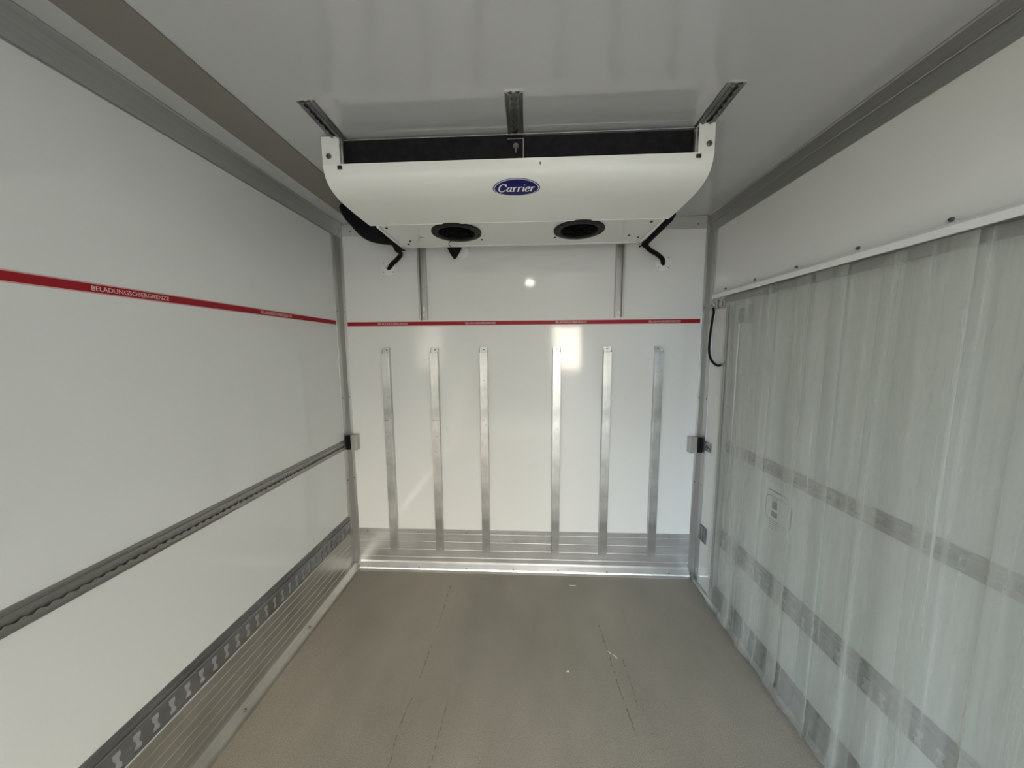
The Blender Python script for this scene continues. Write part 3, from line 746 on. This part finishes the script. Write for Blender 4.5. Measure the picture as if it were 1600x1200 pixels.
for x, z, lb in ((-0.845, 1.975, 'white sealing plate where left hose enters the back wall'), (0.805, 1.975, 'white sealing plate where right hose enters the back wall')):
    g = thing('hose_flange', (x, YB, z - .045), lb, 'flange', 'hose flanges on the back wall')
    b_ = NB(); lathe(b_, (x, YB, z), (0, -1, 0), [(0.0135, 0), (.046, 0), (.045, .0025), (.030, .004), (.016, .006), (0.0135, .004)], 32)
    obj('plate', b_, M_WHITE, g, smooth=True)
    for a, b2 in ((-.030, .030), (.030, .030), (-.030, -.028), (.030, -.028)):
        if abs(a) + abs(b2) > 0: screw('screw', (x + a * .95, YB - .0035, z + b2 * .95), (0, -1, 0), .0032, M_STEEL, g)
# black cone with wire, white cap behind it
cn = thing('drain_cone', (-0.424, 1.972, 2.01), 'black cone hanging point-down behind the unit below the left fan', 'cone')
b_ = NB(); lathe(b_, (-0.424, 1.950, 2.105), (0, .02, -1), [(0, 0), (.036, 0), (.044, .012), (.040, .040), (.022, .075), (.006, .097), (0, .099)], 24)
obj('cone', b_, M_BLACK, cn, smooth=True)
b_ = NB(); tube(b_, [(-0.398, 1.735, 2.036), (-0.412, 1.760, 2.034), (-0.418, 1.80, 2.038), (-0.412, 1.85, 2.036), (-0.410, 1.885, 2.042), (-0.415, 1.93, 2.09)], .0018, 6)
obj('wire', b_, M_CABLE, cn, smooth=True)
wc = NB(); lathe(wc, (-0.385, YB, 2.062), (0, -1, 0), [(0, 0), (.040, 0), (.040, .010), (.034, .016), (0, .018)], 28)
tag(obj('round_cap', wc, M_WHITE, smooth=True), 'white round cap on the back wall half hidden by the black cone', 'cap')

# ------------------------------------------------------------------ right side: strip curtain, header and fittings
cur = thing('strip_curtain', (1.045, 1.0, 1.76), 'clear PVC strip curtain hanging from a white header bar over the side door', 'curtain')
b_ = NB()
prism(b_, [(1.030, 1.745), (1.030, 1.765), (1.040, 1.774), (XR, 1.778), (XR, 1.772), (1.044, 1.768), (1.036, 1.762), (1.036, 1.745)], 'y', 0.30, 1.878)
obj('header_bar', b_, M_WHITE, cur)
b_ = NB(); box(b_, 1.052, XR - .001, 0.30, 1.79, 1.712, 1.744); obj('header_shadow_bar', b_, M_GALV, cur)  # dark bar stands in for the shadow gap under the header
for y in (1.827, 1.603, 1.369, 1.13, 0.90): screw('screw', (XR, y, 1.792), (-1, 0, 0), .006, M_STEEL, cur, .006)
ns = 10
for k in range(ns):
    y1 = 1.774 - k * 0.150; y0 = y1 - 0.205; xo = 1.048 - .005 * (k % 2); b_ = NB(); rows = []
    rnd = random.Random(k + 40); p1, p2 = rnd.uniform(0, 6), rnd.uniform(0, 6); nu, nv = 18, 26
    for j in range(nv + 1):
        z = 1.742 - (1.742 - 0.012) * j / nv; fr = j / nv; row = []
        for i in range(nu + 1):
            u = i / nu; y = y0 + (y1 - y0) * u
            bend = .004 * math.sin(u * 7 + p1) * (.3 + fr) + .003 * math.sin(fr * 5 + p2) + .006 * (u - .5) * (1 if k % 2 else -1)
            curl = 0.010 * max(0, (fr - .93) / .07) ** 2
            row.append((xo + bend - curl, y + .006 * fr * math.sin(p1) + .010 * max(0, (fr - .9) / .1) * math.sin(p2), z))
        rows.append(row)
    A = [[b_.verts.new(p) for p in r_] for r_ in rows]
    for j in range(nv):
        for i in range(nu): b_.faces.new((A[j][i], A[j][i + 1], A[j + 1][i + 1], A[j + 1][i]))
    o = obj('strip', b_, M_PVC, cur, smooth=True)
    m_ = o.modifiers.new('thickness', 'SOLIDIFY'); m_.thickness = 0.0015
# door edge profile lines behind the first strip, sill seal
b_ = NB(); box(b_, XR - .003, XR + .028, 1.776, 1.790, 0.03, 1.70); box(b_, XR - .006, XR + .0, 1.784, 1.806, 0.03, 1.72)
t7 = struct('trim_7', b_, M_ALZ, bevel=.001)
for ya, yb in ((1.7745, 1.7785), (1.7895, 1.7925)): struct('seal_line', box(NB(), XR - .0075, XR - .002, ya, yb, 0.03, 1.70), M_DARKHOLE, t7)
b_ = NB(); box(b_, XR - .004, XR + .028, 0.30, 1.775, 0.018, 0.10); struct('trim_8', b_, M_DARKHOLE)
# latch housing and cable loop on the fixed panel
lb = thing('latch_housing', (1.06, 1.90, 1.69), 'small aluminium latch box under the end of the curtain header bar', 'latch')
b_ = NB(); box(b_, XR - .022, XR, 1.862, 1.936, 1.692, 1.738); obj('housing', b_, M_ALY, lb, bevel=.002)
b_ = NB(); cyl(b_, (XR - .022, 1.893, 1.715), (XR - .030, 1.893, 1.715), .011, .009, 18); obj('socket', b_, M_CHROME, lb, smooth=True)
b_ = NB(); cyl(b_, (XR - .030, 1.893, 1.714), (XR - .0315, 1.893, 1.714), .005, n=12); obj('socket_hole', b_, M_DARKHOLE, lb)
b_ = NB(); box(b_, XR - .020, XR, 1.802, 1.846, 1.690, 1.735); box(b_, XR - .030, XR - .020, 1.812, 1.836, 1.700, 1.722); obj('cover_tab', b_, M_ALY, lb, bevel=.003)
cb = NB(); tube(cb, [(1.049, 1.893, 1.700), (1.050, 1.888, 1.670), (1.050, 1.898, 1.632), (1.050, 1.912, 1.525), (1.050, 1.911, 1.452), (1.050, 1.881, 1.405), (1.052, 1.828, 1.379), (1.058, 1.785, 1.388), (1.066, 1.778, 1.402)], .0065, 12)
tag(obj('cable_loop', cb, M_CABLE, smooth=True), 'black cable looping down from the latch box towards the curtain edge', 'cable')
hk = thing('door_catch', (1.07, 1.69, 1.60), 'U-shaped metal door catch seen through the first curtain strip', 'catch')
b_ = NB(); box(b_, XD - .022, XD, 1.700, 1.712, 1.605, 1.675); box(b_, XD - .022, XD, 1.640, 1.652, 1.605, 1.685); box(b_, XD - .022, XD, 1.640, 1.712, 1.598, 1.608)
obj('bracket', b_, M_GALV, hk, bevel=.001)
b_ = NB(); cyl(b_, (XD - .022, 1.694, 1.612), (XD - .028, 1.694, 1.612), .006, n=12); cyl(b_, (XD - .012, 1.722, 0.47), (XD - .012, 1.722, 1.60), .006, n=10)
obj('lock_rod', b_, M_ALZ, hk)
# sticker on the door behind the curtain
sk = thing('door_sticker', (XD, 1.40, 0.66), 'white rounded label with grey boxes and small print on the door behind the curtain', 'sticker')
def rr(y0, y1, z0, z1, r, k=6):
    P = []
    for (cy, cz, a0) in ((y1 - r, z1 - r, 0), (y0 + r, z1 - r, 90), (y0 + r, z0 + r, 180), (y1 - r, z0 + r, 270)):
        for i in range(k + 1):
            a = math.radians(a0 + 90 * i / k); P.append((cy + r * math.cos(a), cz + r * math.sin(a)))
    return P
xs = XD
obj('paper', prism(NB(), rr(1.315, 1.475, .655, .870, .012), 'x', xs - .0006, xs), M_STICKER, sk)
b_ = NB(); o1 = rr(1.322, 1.465, .705, .816, .022); o2 = rr(1.3255, 1.4615, .7085, .8125, .019); n_ = len(o1)
for i in range(n_):
    j = (i + 1) % n_; b_.faces.new([b_.verts.new((xs - .0010, *p)) for p in (o1[i], o1[j], o2[j], o2[i])])
obj('outline', b_, M_STICKGREY, sk)
b_ = NB(); box(b_, xs - .0010, xs - .0007, 1.400, 1.428, .760, .795); box(b_, xs - .0010, xs - .0007, 1.396, 1.430, .722, .748); obj('grey_boxes', b_, M_STICKGREY, sk)
for a, b2, z0, z1 in ((1.345, 1.44, .694, .697), (1.36, 1.44, .684, .687), (1.375, 1.435, .674, .677), (1.39, 1.44, .664, .667), (1.34, 1.455, .836, .842), (1.40, 1.44, .802, .805)):
    obj('print_line', box(NB(), xs - .0010, xs - .0007, a, b2, z0, z1), M_STICKGREY, sk)

# ------------------------------------------------------------------ things on the floor
def chip(pts, label):
    tag(obj('debris_chip', prism(NB(), pts, 'z', 0.0, 0.0015), M_CHIP), label, 'debris', 'pale chips on the floor')
chip([(.268, 1.884), (.308, 1.881), (.309, 1.887), (.270, 1.889)], 'thin pale sliver lying on the floor nearest the back wall')
chip([(.394, 1.449), (.404, 1.444), (.410, 1.432), (.401, 1.436)], 'left one of two pale chips side by side on right of floor')
chip([(.416, 1.434), (.423, 1.430), (.436, 1.412), (.427, 1.414)], 'right one of two pale chips side by side on right of floor')
chip([(.180, 1.341), (.192, 1.346), (.196, 1.338), (.184, 1.336)], 'small lone pale chip on the floor between centre and the pair')
def scuff(P, w, label):
    b_ = NB(); rnd = random.Random(len(P) * 7 + int(P[0][0] * 1000)); C_ = catmull([(x, y, 0) for x, y in P], 10)
    for a, b in zip(C_, C_[1:]):
        if rnd.random() < .22: continue
        ww = w * rnd.uniform(.35, 1.1); off = rnd.uniform(-w, w) * .5
        b_.faces.new([b_.verts.new((x, y, .0006)) for x, y in ((a.x - ww + off, a.y), (a.x + ww + off, a.y), (b.x + ww * .8 + off, b.y), (b.x - ww * .8 + off, b.y))])
    return b_
sc = bpy.data.objects['floor']
for P, w in (([(-.478, 1.85), (-.475, 1.70), (-.480, 1.55)], .003), ([(-.478, 1.45), (-.480, 1.36), (-.486, 1.28)], .004), ([(-.488, 1.20), (-.500, 1.10), (-.492, .98), (-.50, .82)], .004),
             ([(-.330, 1.22), (-.338, 1.10), (-.346, .95)], .0032), ([(.385, 1.60), (.395, 1.45), (.402, 1.28), (.420, 1.10)], .0035), ([(.455, 1.42), (.46, 1.30), (.458, 1.2)], .003)):
    s_ = obj('scuff_mark', scuff(P, w, ''), M_SCUFF, sc, label='dark dragged scuff')

# ------------------------------------------------------------------ ceiling lamp just above and behind the photographer's view
lp = thing('ceiling_lamp', (0.035, 0.34, 2.20), 'small round LED ceiling lamp in the body roof', 'lamp')
b_ = NB(); lathe(b_, (0.035, 0.34, ZT), (0, 0, -1), [(0, 0), (.060, 0), (.058, .018), (.046, .022), (.044, .016), (0, .016)], 32); obj('housing', b_, M_WHITE, lp, smooth=True)
m, nt, bb = nodes('lamp_lens'); bb.inputs['Emission Color'].default_value = (1, .97, .80, 1); bb.inputs['Emission Strength'].default_value = 90.0
b_ = NB(); lathe(b_, (0.035, 0.34, ZT - .0165), (0, 0, -1), [(0, 0), (.034, 0), (.030, .008), (0, .012)], 24); obj('lens', b_, m, lp, smooth=True)
